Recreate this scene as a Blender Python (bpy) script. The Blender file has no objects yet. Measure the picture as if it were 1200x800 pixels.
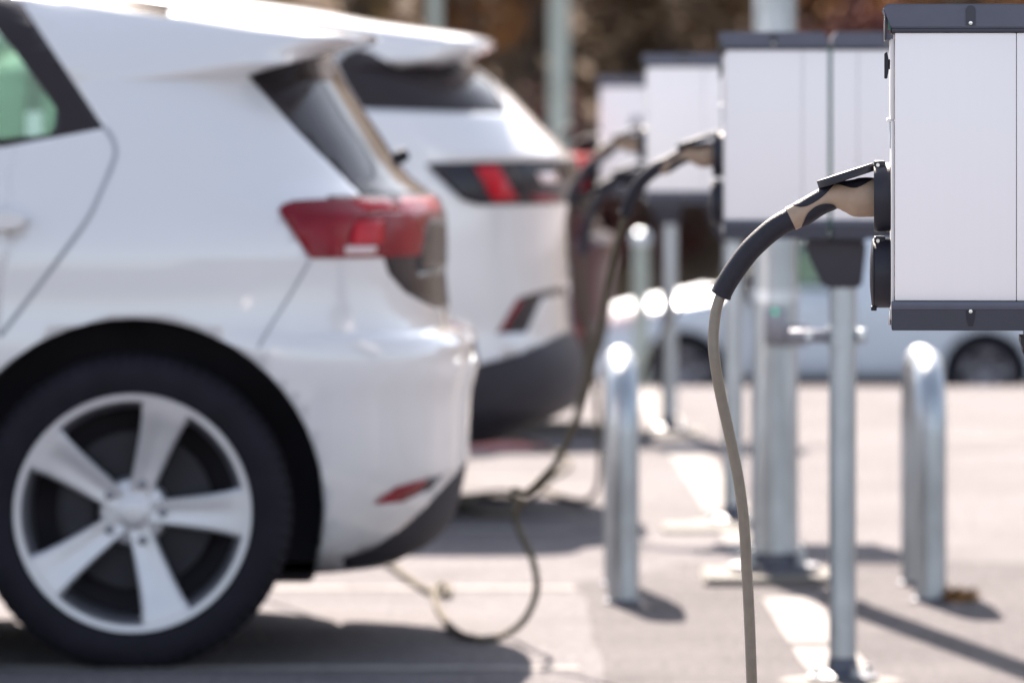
import bpy, bmesh, math, random
import numpy as np
from mathutils import Vector, Matrix, noise as mnoise
R = math.radians
random.seed(7)
scn = bpy.context.scene
COL = scn.collection

# ------------------------------------------------------------------ camera, sky, sun, exposure
F, HC, HY = 8000.0, 1.31, 100.0          # focal length in photo pixels, lens height, horizon row
cd = bpy.data.cameras.new('camera'); cam = bpy.data.objects.new('camera', cd); COL.objects.link(cam)
cam.location = (0, 0, HC); cam.rotation_euler = (R(90), 0, 0)
cd.sensor_width = 36; cd.lens = 36 * F / 1200; cd.shift_y = -(400 - HY) / 1200
cd.clip_start = .1; cd.clip_end = 5000
cd.dof.use_dof = True; cd.dof.focus_distance = 9.5; cd.dof.aperture_fstop = 240 / 35.0
cd.dof.aperture_blades = 0
scn.camera = cam
SUN_EL, SUN_AZ = 41.0, -9.0               # sun stands behind the cars, a little to the left
w = bpy.data.worlds.new('World'); scn.world = w; w.use_nodes = True
nt = w.node_tree; bg = nt.nodes['Background']
sky = nt.nodes.new('ShaderNodeTexSky'); sky.sky_type = 'NISHITA'; sky.sun_disc = False
sky.sun_elevation = R(SUN_EL); sky.sun_rotation = R(SUN_AZ); sky.air_density = 1.0; sky.dust_density = 1.6; sky.ozone_density = 1.0
hs = nt.nodes.new('ShaderNodeHueSaturation'); hs.inputs['Saturation'].default_value = .58   # hazy, whitish summer sky
nt.links.new(sky.outputs[0], hs.inputs['Color']); nt.links.new(hs.outputs[0], bg.inputs[0]); bg.inputs[1].default_value = .07
sl = bpy.data.lights.new('sun', 'SUN'); sun = bpy.data.objects.new('sun', sl); COL.objects.link(sun)
sl.energy = 5.0; sl.angle = R(.55); sl.color = (1, .885, .775)
sd = Vector((math.sin(R(SUN_AZ)) * math.cos(R(SUN_EL)), math.cos(R(SUN_AZ)) * math.cos(R(SUN_EL)), math.sin(R(SUN_EL))))
sun.rotation_euler = sd.to_track_quat('Z', 'Y').to_euler(); sun.location = (-8, 40, 40)
vs = scn.view_settings; vs.view_transform = 'Standard'; vs.look = 'None'; vs.gamma = 1; vs.exposure = 2.27
scn.cycles.use_denoising = True; scn.cycles.max_bounces = 8; scn.cycles.sample_clamp_indirect = 6

# ------------------------------------------------------------------ pixel helpers (a pixel gives a direction; Y or the ground gives distance)
def P(x, y, Y): return Vector(((x - 600) * Y / F, Y, HC - (y - HY) * Y / F))
def G(x, y, z=0.0):
    Y = F * (HC - z) / (y - HY); return Vector(((x - 600) * Y / F, Y, z))

# ------------------------------------------------------------------ materials
MATS = {}
def mat(name, col, rough=.5, metal=0, spec=.5, coat=0, var=0, scale=8, bump=0, bscale=60, trans=0, col2=None, emit=None, aniso=None, vscale=(1, 1, 1), coord='Object', detail=4, contrast=(.35, .65)):
    if name in MATS: return MATS[name]
    m = bpy.data.materials.new(name); m.use_nodes = True; n = m.node_tree; b = n.nodes['Principled BSDF']
    b.inputs['Base Color'].default_value = (*col, 1); b.inputs['Roughness'].default_value = rough
    b.inputs['Metallic'].default_value = metal; b.inputs['Specular IOR Level'].default_value = spec
    b.inputs['Coat Weight'].default_value = coat; b.inputs['Coat Roughness'].default_value = .04
    b.inputs['Transmission Weight'].default_value = trans
    if emit: b.inputs['Emission Color'].default_value = (*emit[:3], 1); b.inputs['Emission Strength'].default_value = emit[3]
    if var or col2 or bump:
        tc = n.nodes.new('ShaderNodeTexCoord'); mp = n.nodes.new('ShaderNodeMapping'); mp.inputs['Scale'].default_value = vscale
        n.links.new(tc.outputs[coord], mp.inputs[0])
    if var or col2:
        tx = n.nodes.new('ShaderNodeTexNoise'); tx.inputs['Scale'].default_value = scale; tx.inputs['Detail'].default_value = detail
        n.links.new(mp.outputs[0], tx.inputs[0])
        rp = n.nodes.new('ShaderNodeValToRGB'); rp.color_ramp.elements[0].position = contrast[0]; rp.color_ramp.elements[1].position = contrast[1]
        c2 = col2 or tuple(min(1, c * (1 + var)) for c in col); c1 = col if col2 else tuple(c * (1 - var) for c in col)
        rp.color_ramp.elements[0].color = (*c1, 1); rp.color_ramp.elements[1].color = (*c2, 1)
        n.links.new(tx.outputs[0], rp.inputs[0]); n.links.new(rp.outputs[0], b.inputs['Base Color'])
        mr = n.nodes.new('ShaderNodeMapRange'); mr.inputs[3].default_value = max(.02, rough - .06); mr.inputs[4].default_value = min(1, rough + .08)
        n.links.new(tx.outputs[0], mr.inputs[0]); n.links.new(mr.outputs[0], b.inputs['Roughness'])
    if bump:
        t2 = n.nodes.new('ShaderNodeTexNoise'); t2.inputs['Scale'].default_value = bscale; t2.inputs['Detail'].default_value = 5
        n.links.new(mp.outputs[0], t2.inputs[0]); bp = n.nodes.new('ShaderNodeBump'); bp.inputs['Strength'].default_value = bump; bp.inputs['Distance'].default_value = .01
        n.links.new(t2.outputs[0], bp.inputs['Height']); n.links.new(bp.outputs[0], b.inputs['Normal'])
    MATS[name] = m; return m

def asphalt(name, c1, c2, rough=.75):
    m = bpy.data.materials.new(name); m.use_nodes = True; n = m.node_tree; b = n.nodes['Principled BSDF']; L = n.links.new
    tc = n.nodes.new('ShaderNodeTexCoord')
    a = n.nodes.new('ShaderNodeTexNoise'); a.inputs['Scale'].default_value = 1.1; a.inputs['Detail'].default_value = 6; a.inputs['Roughness'].default_value = .65
    g = n.nodes.new('ShaderNodeTexNoise'); g.inputs['Scale'].default_value = 48; g.inputs['Detail'].default_value = 3
    v = n.nodes.new('ShaderNodeTexVoronoi'); v.inputs['Scale'].default_value = 130
    for t in (a, g, v): L(tc.outputs['Object'], t.inputs['Vector'])
    r = n.nodes.new('ShaderNodeValToRGB'); r.color_ramp.elements[0].position = .3; r.color_ramp.elements[1].position = .7
    r.color_ramp.elements[0].color = (*c1, 1); r.color_ramp.elements[1].color = (*c2, 1); L(a.outputs[0], r.inputs[0])
    gr = n.nodes.new('ShaderNodeMapRange'); gr.inputs[1].default_value = .3; gr.inputs[2].default_value = .7; gr.inputs[3].default_value = .55; gr.inputs[4].default_value = 1.4; L(g.outputs[0], gr.inputs[0])
    mx = n.nodes.new('ShaderNodeMix'); mx.data_type = 'RGBA'; mx.blend_type = 'MULTIPLY'; mx.inputs[0].default_value = 1
    st = n.nodes.new('ShaderNodeTexNoise'); st.inputs['Scale'].default_value = 2.3; st.inputs['Detail'].default_value = 7; st.inputs['Roughness'].default_value = .7; L(tc.outputs['Object'], st.inputs['Vector'])
    sr = n.nodes.new('ShaderNodeMapRange'); sr.inputs[1].default_value = .54; sr.inputs[2].default_value = .68; sr.inputs[3].default_value = 1; sr.inputs[4].default_value = .68; L(st.outputs[0], sr.inputs[0])
    ml = n.nodes.new('ShaderNodeMath'); ml.operation = 'MULTIPLY'; L(gr.outputs[0], ml.inputs[0]); L(sr.outputs[0], ml.inputs[1])
    L(r.outputs[0], mx.inputs[6]); L(ml.outputs[0], mx.inputs[7]); L(mx.outputs[2], b.inputs['Base Color'])
    b.inputs['Roughness'].default_value = .95; b.inputs['Specular IOR Level'].default_value = .08
    bp = n.nodes.new('ShaderNodeBump'); bp.inputs['Strength'].default_value = .5; bp.inputs['Distance'].default_value = .006
    L(v.outputs[0], bp.inputs['Height']); L(bp.outputs[0], b.inputs['Normal'])
    MATS[name] = m; return m

asphalt('asphalt_light', (.108, .100, .106), (.148, .138, .145))
asphalt('asphalt_near_dim', (.070, .064, .068), (.110, .101, .106))  # darker copy of the asphalt, for near ground with less backlit glare
asphalt('asphalt_lower', (.12, .11, .115), (.17, .155, .16))
mat('line_paint', (.13, .121, .118), .95, spec=.1, var=.0, col2=(.25, .235, .23), scale=11, bump=.3, bscale=120, contrast=(.3, .5))
mat('red_tone', (.42, .10, .09), .6, col2=(.55, .26, .24), scale=18)
mat('concrete', (.095, .087, .080), .85, var=.2, scale=9, bump=.6, bscale=80)
mat('white_car', (.63, .625, .645), .20, coat=1.0, var=.012, scale=1.5)
def road_dirt(name, z0=.22, z1=.55, col=(.20, .17, .145), amt=.75):
    m = MATS[name]; n = m.node_tree; b = n.nodes['Principled BSDF']; L = n.links.new; src = b.inputs['Base Color'].links[0].from_socket
    tc = n.nodes.new('ShaderNodeTexCoord'); sp = n.nodes.new('ShaderNodeSeparateXYZ'); L(tc.outputs['Object'], sp.inputs[0])
    mr = n.nodes.new('ShaderNodeMapRange'); mr.inputs[1].default_value = z1; mr.inputs[2].default_value = z0; L(sp.outputs['Z'], mr.inputs[0])
    nz = n.nodes.new('ShaderNodeTexNoise'); nz.inputs['Scale'].default_value = 7; nz.inputs['Detail'].default_value = 6; L(tc.outputs['Object'], nz.inputs[0])
    mu = n.nodes.new('ShaderNodeMath'); mu.operation = 'MULTIPLY'; L(mr.outputs[0], mu.inputs[0]); L(nz.outputs[0], mu.inputs[1])
    m2 = n.nodes.new('ShaderNodeMath'); m2.operation = 'MULTIPLY'; m2.inputs[1].default_value = amt; L(mu.outputs[0], m2.inputs[0])
    mx = n.nodes.new('ShaderNodeMix'); mx.data_type = 'RGBA'; L(m2.outputs[0], mx.inputs[0]); L(src, mx.inputs[6]); mx.inputs[7].default_value = (*col, 1); L(mx.outputs[2], b.inputs['Base Color'])
road_dirt('white_car')
mat('maroon_car', (.060, .012, .020), .35, spec=.3, coat=.15, var=.05, scale=3)
mat('silver_car', (.50, .55, .62), .4, metal=.1, coat=.12, var=.03, scale=2)
mat('lining', (.030, .026, .030), .85, var=.2)
mat('black_gloss', (.014, .012, .019), .2, spec=.35, var=.1, scale=3)
mat('roof_black', (.045, .032, .027), .6, spec=.08, var=.2, scale=6)
mat('tint_dark', (.030, .024, .027), .10, spec=.22, var=.1, scale=2)
mat('black_plastic', (.020, .019, .028), .7, spec=.3, var=.15, scale=20, bump=.1, bscale=300)
mat('cladding', (.026, .024, .034), .6, spec=.3, var=.12, scale=10, bump=.1, bscale=200)
mat('rubber', (.011, .010, .016), .8, spec=.2, var=.2, scale=12, bump=.2, bscale=120)
mat('well', (.018, .016, .023), .95, var=.2)
mat('alloy', (.52, .52, .55), .42, metal=.6, var=.04, scale=10)
mat('alloy_dark', (.20, .20, .23), .4, metal=.7, var=.1, scale=10)
mat('disc_steel', (.025, .025, .032), .45, metal=.8, var=.15, scale=14)
mat('lamp_red', (.19, .003, .013), .22, spec=.3, coat=0, var=.2, scale=9)
mat('lamp_red_bright', (.42, .006, .018), .2, spec=.3, var=.15, scale=9)
mat('seam_grey', (.30, .31, .34), .6, var=.1)
mat('lamp_clear', (.55, .42, .42), .1, coat=1, var=.1)
mat('galv', (.36, .39, .42), .36, metal=.8, var=.16, scale=14, bump=.08, bscale=60, vscale=(1, 1, .35))
mat('galv_bright', (.55, .60, .65), .30, metal=.75, var=.10, scale=10)
mat('galv_dark', (.07, .075, .10), .5, metal=.3, var=.15)
mat('white_panel', (.88, .84, .85), .38, var=.004, scale=9, vscale=(14, 14, .4))
mat('white_plastic', (.80, .775, .775), .4, var=.02)
mat('trim', (.080, .085, .122), .36, metal=.25, var=.06, scale=30)
mat('trim_dark', (.034, .035, .052), .4, metal=.2, var=.06, scale=30)
mat('socket_black', (.015, .015, .025), .45, spec=.35, var=.12, scale=30, bump=.06, bscale=400)
mat('plug_taupe', (.335, .240, .175), .5, var=.06, scale=60, bump=.05, bscale=500)
mat('grip_black', (.013, .012, .021), .55, spec=.35, var=.15, scale=80, bump=.2, bscale=500)
mat('cable_dark', (.100, .086, .066), .85, spec=.08, var=.1, scale=40)
mat('cable_taupe', (.185, .158, .128), .34, spec=.6, var=.08, scale=60)
mat('steel', (.62, .61, .60), .25, metal=1, var=.05)
mat('green_gasket', (.05, .14, .11), .5, var=.1)
mat('label_film', (.50, .56, .62), .3, var=.05)
mat('led_green', (.05, .6, .35), .3, emit=(.08, .9, .5, .15))
mat('red_clay_leaf', (.13, .04, .03), .7, col2=(.24, .10, .05), scale=2.2)
mat('leaf_rust', (.26, .115, .050), .9, spec=.08, col2=(.40, .19, .075), scale=1.8)
mat('leaf_olive_glow', (.30, .20, .075), .9, spec=.08, col2=(.50, .34, .13), scale=1.8)  # olive-yellow leaf colour stands in for the warm flare glow at upper left
mat('leaf_brown', (.16, .105, .066), .9, spec=.05, col2=(.22, .145, .085), scale=1.8)
mat('leaf_maroon', (.065, .024, .026), .9, spec=.08, col2=(.14, .05, .045), scale=1.8)
mat('bark', (.10, .075, .055), .85, var=.3, scale=12, bump=.6)
mat('earth', (.10, .072, .052), .95, col2=(.19, .13, .085), scale=.9, bump=.5, bscale=6)
mat('dry_grass', (.16, .075, .03), .9, col2=(.27, .14, .05), scale=12)
mat('weathered_pole', (.33, .37, .34), .5, metal=.3, var=.1, scale=6)

gm = bpy.data.materials.new('green_glass'); gm.use_nodes = True; gn = gm.node_tree; gb = gn.nodes['Principled BSDF']
tr = gn.nodes.new('ShaderNodeBsdfTransparent'); gl = gn.nodes.new('ShaderNodeBsdfGlossy'); gl.inputs['Roughness'].default_value = .03
tnz = gn.nodes.new('ShaderNodeTexNoise'); tnz.inputs['Scale'].default_value = 1.5
trr = gn.nodes.new('ShaderNodeValToRGB'); trr.color_ramp.elements[0].color = (.87, .94, .905, 1); trr.color_ramp.elements[1].color = (.89, .96, .92, 1)
gn.links.new(tnz.outputs[0], trr.inputs[0]); gn.links.new(trr.outputs[0], tr.inputs[0])
fr = gn.nodes.new('ShaderNodeFresnel'); fr.inputs[0].default_value = 1.45; mxs = gn.nodes.new('ShaderNodeMixShader')
gn.links.new(fr.outputs[0], mxs.inputs[0]); gn.links.new(tr.outputs[0], mxs.inputs[1]); gn.links.new(gl.outputs[0], mxs.inputs[2])
tl_ = gn.nodes.new('ShaderNodeBsdfTranslucent'); tl_.inputs[0].default_value = (.45, .68, .60, 1); mx2 = gn.nodes.new('ShaderNodeMixShader'); mx2.inputs[0].default_value = .02
gn.links.new(mxs.outputs[0], mx2.inputs[1]); gn.links.new(tl_.outputs[0], mx2.inputs[2])
gn.links.new(mx2.outputs[0], gn.nodes['Material Output'].inputs[0]); gn.nodes.remove(gb); MATS['green_glass'] = gm

# ------------------------------------------------------------------ mesh helpers
def link_mesh(name, me, m, parent=None, loc=None, angle=40):
    me.shade_smooth(); me.set_sharp_from_angle(angle=R(angle))
    o = bpy.data.objects.new(name, me); COL.objects.link(o)
    if m and not me.materials: me.materials.append(MATS[m])
    if parent: o.parent = parent
    if loc is not None: o.location = loc
    return o
def obj(name, bm, m, parent=None, loc=None, angle=40, recalc=True):
    if recalc: bmesh.ops.recalc_face_normals(bm, faces=bm.faces)
    me = bpy.data.meshes.new(name); bm.to_mesh(me); bm.free()
    return link_mesh(name, me, m, parent, loc, angle)
def tag(o, label=None, cat=None, group=None, kind=None):
    if label: o['label'] = label
    if cat: o['category'] = cat
    if group: o['group'] = group
    if kind: o['kind'] = kind
    return o
def thing(name, label, cat, loc=(0, 0, 0), group=None):
    o = bpy.data.objects.new(name, None); COL.objects.link(o); o.location = loc; o.empty_display_size = .2
    return tag(o, label, cat, group)
def struct(o): o['kind'] = 'structure'; return o
def copy_tree(o, parent=None):
    c = o.copy(); COL.objects.link(c); c.parent = parent
    for ch in list(o.children): copy_tree(ch, c)
    return c
def box(bm, x0, x1, y0, y1, z0, z1, bev=0.0, seg=2):
    r = bmesh.ops.create_cube(bm, size=1); vs_ = r['verts']
    for v in vs_: v.co = Vector(((x0 + x1) / 2 + v.co.x * (x1 - x0), (y0 + y1) / 2 + v.co.y * (y1 - y0), (z0 + z1) / 2 + v.co.z * (z1 - z0)))
    if bev:
        es = list({e for v in vs_ for e in v.link_edges})
        bmesh.ops.bevel(bm, geom=es, offset=bev, segments=seg, affect='EDGES', profile=.5)
    return bm
def nb(): return bmesh.new()
def prism(bm, poly, y0, y1, bev=0.0):
    """polygon in XZ extruded along Y"""
    a = [bm.verts.new((x, y0, z)) for x, z in poly]; b = [bm.verts.new((x, y1, z)) for x, z in poly]
    n = len(poly); fs = [bm.faces.new(a), bm.faces.new(b[::-1])]
    for i in range(n): fs.append(bm.faces.new((a[i], b[i], b[(i + 1) % n], a[(i + 1) % n])))
    if bev:
        es = list({e for f in fs for e in f.edges})
        bmesh.ops.bevel(bm, geom=es, offset=bev, segments=2, affect='EDGES')
    return bm
def lathe(bm, prof, axis=Vector((0, 0, 1)), origin=Vector((0, 0, 0)), seg=32, close=True):
    """prof: list of (radius, distance along axis)"""
    q = axis.normalized().to_track_quat('Z', 'Y'); rings = []
    for r, d in prof:
        rings.append([bm.verts.new(origin + q @ Vector((max(r, 1e-5) * math.cos(2 * math.pi * i / seg), max(r, 1e-5) * math.sin(2 * math.pi * i / seg), d))) for i in range(seg)])
    for a, b in zip(rings, rings[1:]):
        for i in range(seg): bm.faces.new((a[i], a[(i + 1) % seg], b[(i + 1) % seg], b[i]))
    if close:
        bm.faces.new(rings[0][::-1]); bm.faces.new(rings[-1])
    return bm
def smooth_path(pts, n=8):
    pts = [Vector(p) for p in pts]; out = []
    for i in range(len(pts) - 1):
        p0 = pts[max(i - 1, 0)]; p1 = pts[i]; p2 = pts[i + 1]; p3 = pts[min(i + 2, len(pts) - 1)]
        for k in range(n):
            t = k / n
            out.append(.5 * ((2 * p1) + (-p0 + p2) * t + (2 * p0 - 5 * p1 + 4 * p2 - p3) * t * t + (-p0 + 3 * p1 - 3 * p2 + p3) * t ** 3))
    out.append(pts[-1]); return out
def tube(bm, path, rad, seg=12, ends=True):
    n = len(path); up = None; rings = []
    for i in range(n):
        t = (path[min(i + 1, n - 1)] - path[max(i - 1, 0)]).normalized()
        if up is None:
            up = Vector((0, 0, 1)) if abs(t.z) < .9 else Vector((1, 0, 0))
        up = (up - t * up.dot(t)).normalized(); bi = t.cross(up)
        r = rad(i / (n - 1)) if callable(rad) else rad
        rings.append([bm.verts.new(path[i] + r * (math.cos(2 * math.pi * k / seg) * up + math.sin(2 * math.pi * k / seg) * bi)) for k in range(seg)])
    for a, b in zip(rings, rings[1:]):
        for i in range(seg): bm.faces.new((a[i], a[(i + 1) % seg], b[(i + 1) % seg], b[i]))
    if ends: bm.faces.new(rings[0][::-1]); bm.faces.new(rings[-1])
    return bm
def sheet(name, x0, x1, y0, y1, z, m, nx=1, ny=1):
    bm = nb()
    vv = [[bm.verts.new((x0 + (x1 - x0) * i / nx, y0 + (y1 - y0) * j / ny, z)) for i in range(nx + 1)] for j in range(ny + 1)]
    for j in range(ny):
        for i in range(nx): bm.faces.new((vv[j][i], vv[j][i + 1], vv[j + 1][i + 1], vv[j + 1][i]))
    return obj(name, bm, m, recalc=False)

# ------------------------------------------------------------------ the setting
EDGE, LOW, HILL = 29.7, -1.55, 72.0
def hill_z(x, y):
    t = max(0, min(1, (y - HILL) / 75)); s = t * (1.25 - .25 * t * t)
    return LOW + s * 36 + (mnoise.noise(Vector((x * .12, y * .12, 3))) * .9 * min(1, max(0, (y - HILL) / 6)) if y > HILL else 0)
struct(sheet('parking_ground', -300, 300, -400, EDGE, 0, 'asphalt_light', 6, 6))
bm = nb()                                                     # grassless slope down to the lower car park
a = [bm.verts.new((x, EDGE + dy, z)) for x in (-300, 300) for dy, z in ((0, 0), (.25, -.02), (3.2, LOW - .01))]
bm.faces.new((a[0], a[3], a[4], a[1])); bm.faces.new((a[1], a[4], a[5], a[2]))
struct(obj('embankment', bm, 'concrete', recalc=True))
struct(sheet('lower_ground', -300, 300, EDGE + 3.2, HILL, LOW, 'asphalt_lower', 4, 4))
bm = nb(); ys = [HILL + i * 1.3 for i in range(24)] + [108, 114, 120, 127, 134, 141, 147, 160, 250, 600, 2500]; xs = [-2500, -600, -150] + [-60 + i * 2.4 for i in range(51)] + [150, 600, 2500]
vv = [[bm.verts.new((x, y, hill_z(x, y) - (.02 if y == HILL else 0))) for x in xs] for y in ys]
for j in range(len(ys) - 1):
    for i in range(len(xs) - 1): bm.faces.new((vv[j][i], vv[j][i + 1], vv[j + 1][i + 1], vv[j + 1][i]))
struct(obj('hillside', bm, 'earth', angle=180, recalc=False))
# charging row runs almost straight away from the lens and drifts to the left
def rowx(Y): return .461 - .0116 * (Y - 14.87)                # left faces of the chargers
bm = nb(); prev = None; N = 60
for i in range(N + 1):                                        # near ground painted darker, imitating the far ground's brighter backlit glare
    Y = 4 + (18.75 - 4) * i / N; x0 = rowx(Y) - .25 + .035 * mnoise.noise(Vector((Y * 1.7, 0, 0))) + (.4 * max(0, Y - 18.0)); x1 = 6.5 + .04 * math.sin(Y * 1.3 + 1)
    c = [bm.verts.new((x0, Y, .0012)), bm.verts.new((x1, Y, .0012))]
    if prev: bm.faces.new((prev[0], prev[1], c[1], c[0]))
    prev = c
struct(obj('near_dim_strip', bm, 'asphalt_near_dim', recalc=False))
def paint(name, pts, z=.0026, m='line_paint', wob=.006):
    """quad strip: pts = list of (left xy, right xy)"""
    bm = nb(); prev = None
    for (l, r) in pts:
        c = [bm.verts.new((l[0] + random.uniform(-wob, wob), l[1] + random.uniform(-wob, wob), z)), bm.verts.new((r[0] + random.uniform(-wob, wob), r[1] + random.uniform(-wob, wob), z))]
        if prev: bm.faces.new((prev[0], prev[1], c[1], c[0]))
        prev = c
    return struct(obj(name, bm, m, recalc=False))
for Y, xe in ((15.34, .15), (17.78, .16), (20.1, .18), (12.85, .15), (22.75, .15), (10.4, .1), (25.2, .1), (27.7, .08)):
    paint('bay_line', [((-5.2 + (xe + 5.2) * i / 24, Y - .05), (-5.2 + (xe + 5.2) * i / 24, Y + .05)) for i in range(25)])
for Y in (9.4, 14.9, 20.3, 25.4):                              # bays on the other side of the row
    paint('bay_line', [((1.55 + 5 * i / 20, Y - .05), (1.55 + 5 * i / 20, Y + .05)) for i in range(21)])
gaps = ((15.9, 16.4), (17.4, 18.3), (20.5, 21.1), (24.9, 25.6))
segs = [(4.2, 15.9), (16.05, 17.45), (18.35, 20.55), (21.0, 25.0), (25.6, 29.2)]
for a0, a1 in segs:                                            # long white line beside the charger posts
    n = max(4, int((a1 - a0) * 3))
    paint('row_line', [((rowx(a0 + (a1 - a0) * i / n) + .205, a0 + (a1 - a0) * i / n), (rowx(a0 + (a1 - a0) * i / n) + .345, a0 + (a1 - a0) * i / n)) for i in range(n + 1)], .0028, wob=.004)
paint('red_strip', [((-2.2 + 2.33 * i / 20, 24.6), (-2.2 + 2.33 * i / 20, 25.0)) for i in range(21)], .0020, 'red_tone')  # flat red strip on the ground beyond the SUV
# concrete footings flush round the posts
def footing(x, y, lx, ly, h=.035):
    bm = nb(); box(bm, x - lx / 2, x + lx / 2, y - ly / 2, y + ly / 2, -.02, h, .012)
    for v in bm.verts: v.co.x += random.uniform(-.006, .006); v.co.y += random.uniform(-.006, .006)
    return struct(obj('concrete_footing', bm, 'concrete'))

# ------------------------------------------------------------------ background: hillside shrubs, lamp poles
def shrub_mesh(seed, rx, rz, n, leaf):
    rs = random.Random(seed); verts = []; faces = []
    clumps = []
    for i in range(26):
        th = rs.uniform(0, 2 * math.pi); u = rs.random() ** .5; zz = rs.uniform(.12, 1)
        wz = math.sin(math.pi * min(1, zz * .78 + .2)) ** .6
        clumps.append((Vector((math.cos(th) * u * rx * wz, math.sin(th) * u * rx * wz, zz * rz)), rs.uniform(.2, .38) * rx))
    for i in range(n):
        c, r = clumps[int(rs.random() * len(clumps))]
        d = Vector((rs.gauss(0, 1), rs.gauss(0, 1), rs.gauss(0, .8))).normalized() * r * rs.random() ** .45
        p = c + d; p.z = max(p.z, .05)
        q = Matrix.Rotation(rs.uniform(0, 6.28), 3, 'Z') @ Matrix.Rotation(rs.uniform(-1.2, 1.2), 3, 'X')
        l = leaf * rs.uniform(.6, 1.4); b = len(verts)
        for (x, y) in ((-.5, 0), (0, -.32), (.5, 0), (0, .32)): verts.append(p + q @ Vector((x * l, y * l, 0)))
        faces.append((b, b + 1, b + 2, b + 3))
    me = bpy.data.meshes.new('crown'); me.from_pydata([v[:] for v in verts], [], faces); return me
def trunk_mesh(seed, rx, rz):
    rs = random.Random(seed); bm = nb()
    for k in range(6):
        th = k * 1.05 + rs.uniform(-.3, .3); e = Vector((math.cos(th) * rx * .6, math.sin(th) * rx * .6, rz * rs.uniform(.6, .9)))
        tube(bm, smooth_path([Vector((0, 0, -.3)), Vector((math.cos(th) * .08, math.sin(th) * .08, rz * .15)), e * .5 + Vector((0, 0, .15)), e], 5), lambda t: .055 * (1 - .8 * t), 6)
    me = bpy.data.meshes.new('trunk'); bmesh.ops.recalc_face_normals(bm, faces=bm.faces); bm.to_mesh(me); bm.free(); return me
SM = [(shrub_mesh(s, rx, rz, n, lf), trunk_mesh(s, rx, rz)) for s, rx, rz, n, lf in ((1, 1.5, 2.4, 2600, .17), (2, 1.2, 2.0, 2200, .16), (3, 1.7, 3.1, 3000, .18), (4, 1.35, 1.7, 2200, .15))]
def shrub(x, y, k, leafmat, label, sc=1.0, group=None):
    t = thing('shrub', label, 'shrub', (x, y, hill_z(x, y) - .05), group); t.rotation_euler.z = random.uniform(0, 6.28); t.scale = (sc, sc, sc)
    for nm, me, mm in (('trunk', SM[k][1], 'bark'), ('crown', SM[k][0], leafmat)):
        o = bpy.data.objects.new(nm, me.copy() if nm == 'crown' else me); COL.objects.link(o); o.parent = t; o.data.materials.clear(); o.data.materials.append(MATS[mm])
    return t
LB = {'leaf_maroon': ('dark maroon shrub at the foot of the brown hillside', 'maroon shrubs at the hill foot'),
      'leaf_brown': ('brown autumn shrub growing on the hillside slope', 'brown shrubs on the hillside'),
      'leaf_rust': ('rust orange shrub growing on the hillside slope', 'rust shrubs on the hillside'),
      'leaf_olive_glow': ('olive yellow shrub high on the hillside slope, tinted for the warm glow', 'glow-tinted olive shrubs on the hillside')}
for i in range(11):
    shrub(-9.5 + i * 1.9 + random.uniform(-.4, .4), 72.6 + random.uniform(0, 1), (0, 1, 3, 2)[i % 4], 'leaf_maroon', LB['leaf_maroon'][0], random.uniform(.9, 1.15), LB['leaf_maroon'][1])
plan = ['leaf_olive_glow', 'leaf_olive_glow', 'leaf_rust', 'leaf_olive_glow', 'leaf_olive_glow', 'leaf_rust', 'leaf_brown', 'leaf_brown', 'leaf_rust', 'leaf_brown', 'leaf_brown']
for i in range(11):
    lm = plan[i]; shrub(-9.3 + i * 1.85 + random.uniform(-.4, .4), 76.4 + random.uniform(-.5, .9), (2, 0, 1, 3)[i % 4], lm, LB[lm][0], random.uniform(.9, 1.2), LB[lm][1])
plan = ['leaf_olive_glow', 'leaf_olive_glow', 'leaf_olive_glow', 'leaf_olive_glow', 'leaf_olive_glow', 'leaf_brown', 'leaf_brown', 'leaf_rust', 'leaf_brown', 'leaf_brown']
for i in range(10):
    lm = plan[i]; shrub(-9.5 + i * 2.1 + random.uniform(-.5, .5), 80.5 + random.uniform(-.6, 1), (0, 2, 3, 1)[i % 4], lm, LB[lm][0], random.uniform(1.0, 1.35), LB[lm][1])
def lamp_pole(x, y, z0, r, h, label, m='weathered_pole', arm=1):
    t = thing('lamp_pole', label, 'lamp pole', (x, y, z0))
    obj('pole', lathe(nb(), [(r * 1.08, 0), (r, .8), (r * .96, h * .5), (r * .62, h)], seg=28), m, t)
    bm = nb(); lathe(bm, [(r * 2.0, .0), (r * 2.0, .018), (r * 1.15, .024), (r * 1.15, .05)], seg=28); obj('base_flange', bm, 'galv_dark', t)
    for k in range(4):
        bm = nb(); lathe(bm, [(.014, .018), (.014, .045), (.010, .046), (.010, .065)], origin=Vector((r * 1.6 * math.cos(.785 + k * 1.571), r * 1.6 * math.sin(.785 + k * 1.571), 0)), seg=6); obj('bolt', bm, 'galv', t)
    bm = nb(); tube(bm, smooth_path([(0, 0, h - .1), (0, 0, h + .15), (-.3, 0, h + .3), (-.9, 0, h + .35)], 6), r * .5, 10); obj('arm', bm, m, t)
    bm = nb(); box(bm, -1.5, -.8, -.13, .13, h + .28, h + .40, .03); head = obj('lamp_head', bm, 'galv', t)
    bm = nb(); box(bm, -1.45, -.9, -.1, .1, h + .268, h + .2795, .004); obj('lens', bm, 'lamp_clear', head)
    return t
lamp_pole(.33, 48, LOW, .075, 6.5, 'pale grey-green lamp pole on the lower car park, behind the white cars')
lamp_pole(-.75, 66, LOW, .07, 6.5, 'thin distant lamp pole at the hill foot, behind the white rear spoilers')
t = thing('marker_post', 'grey steel marker post with round cap on the lower ground, beside the van nose', 'post', (.755, 40, LOW))
obj('shaft', lathe(nb(), [(.045, 0), (.045, 1.93)], seg=20), 'weathered_pole', t)
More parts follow.
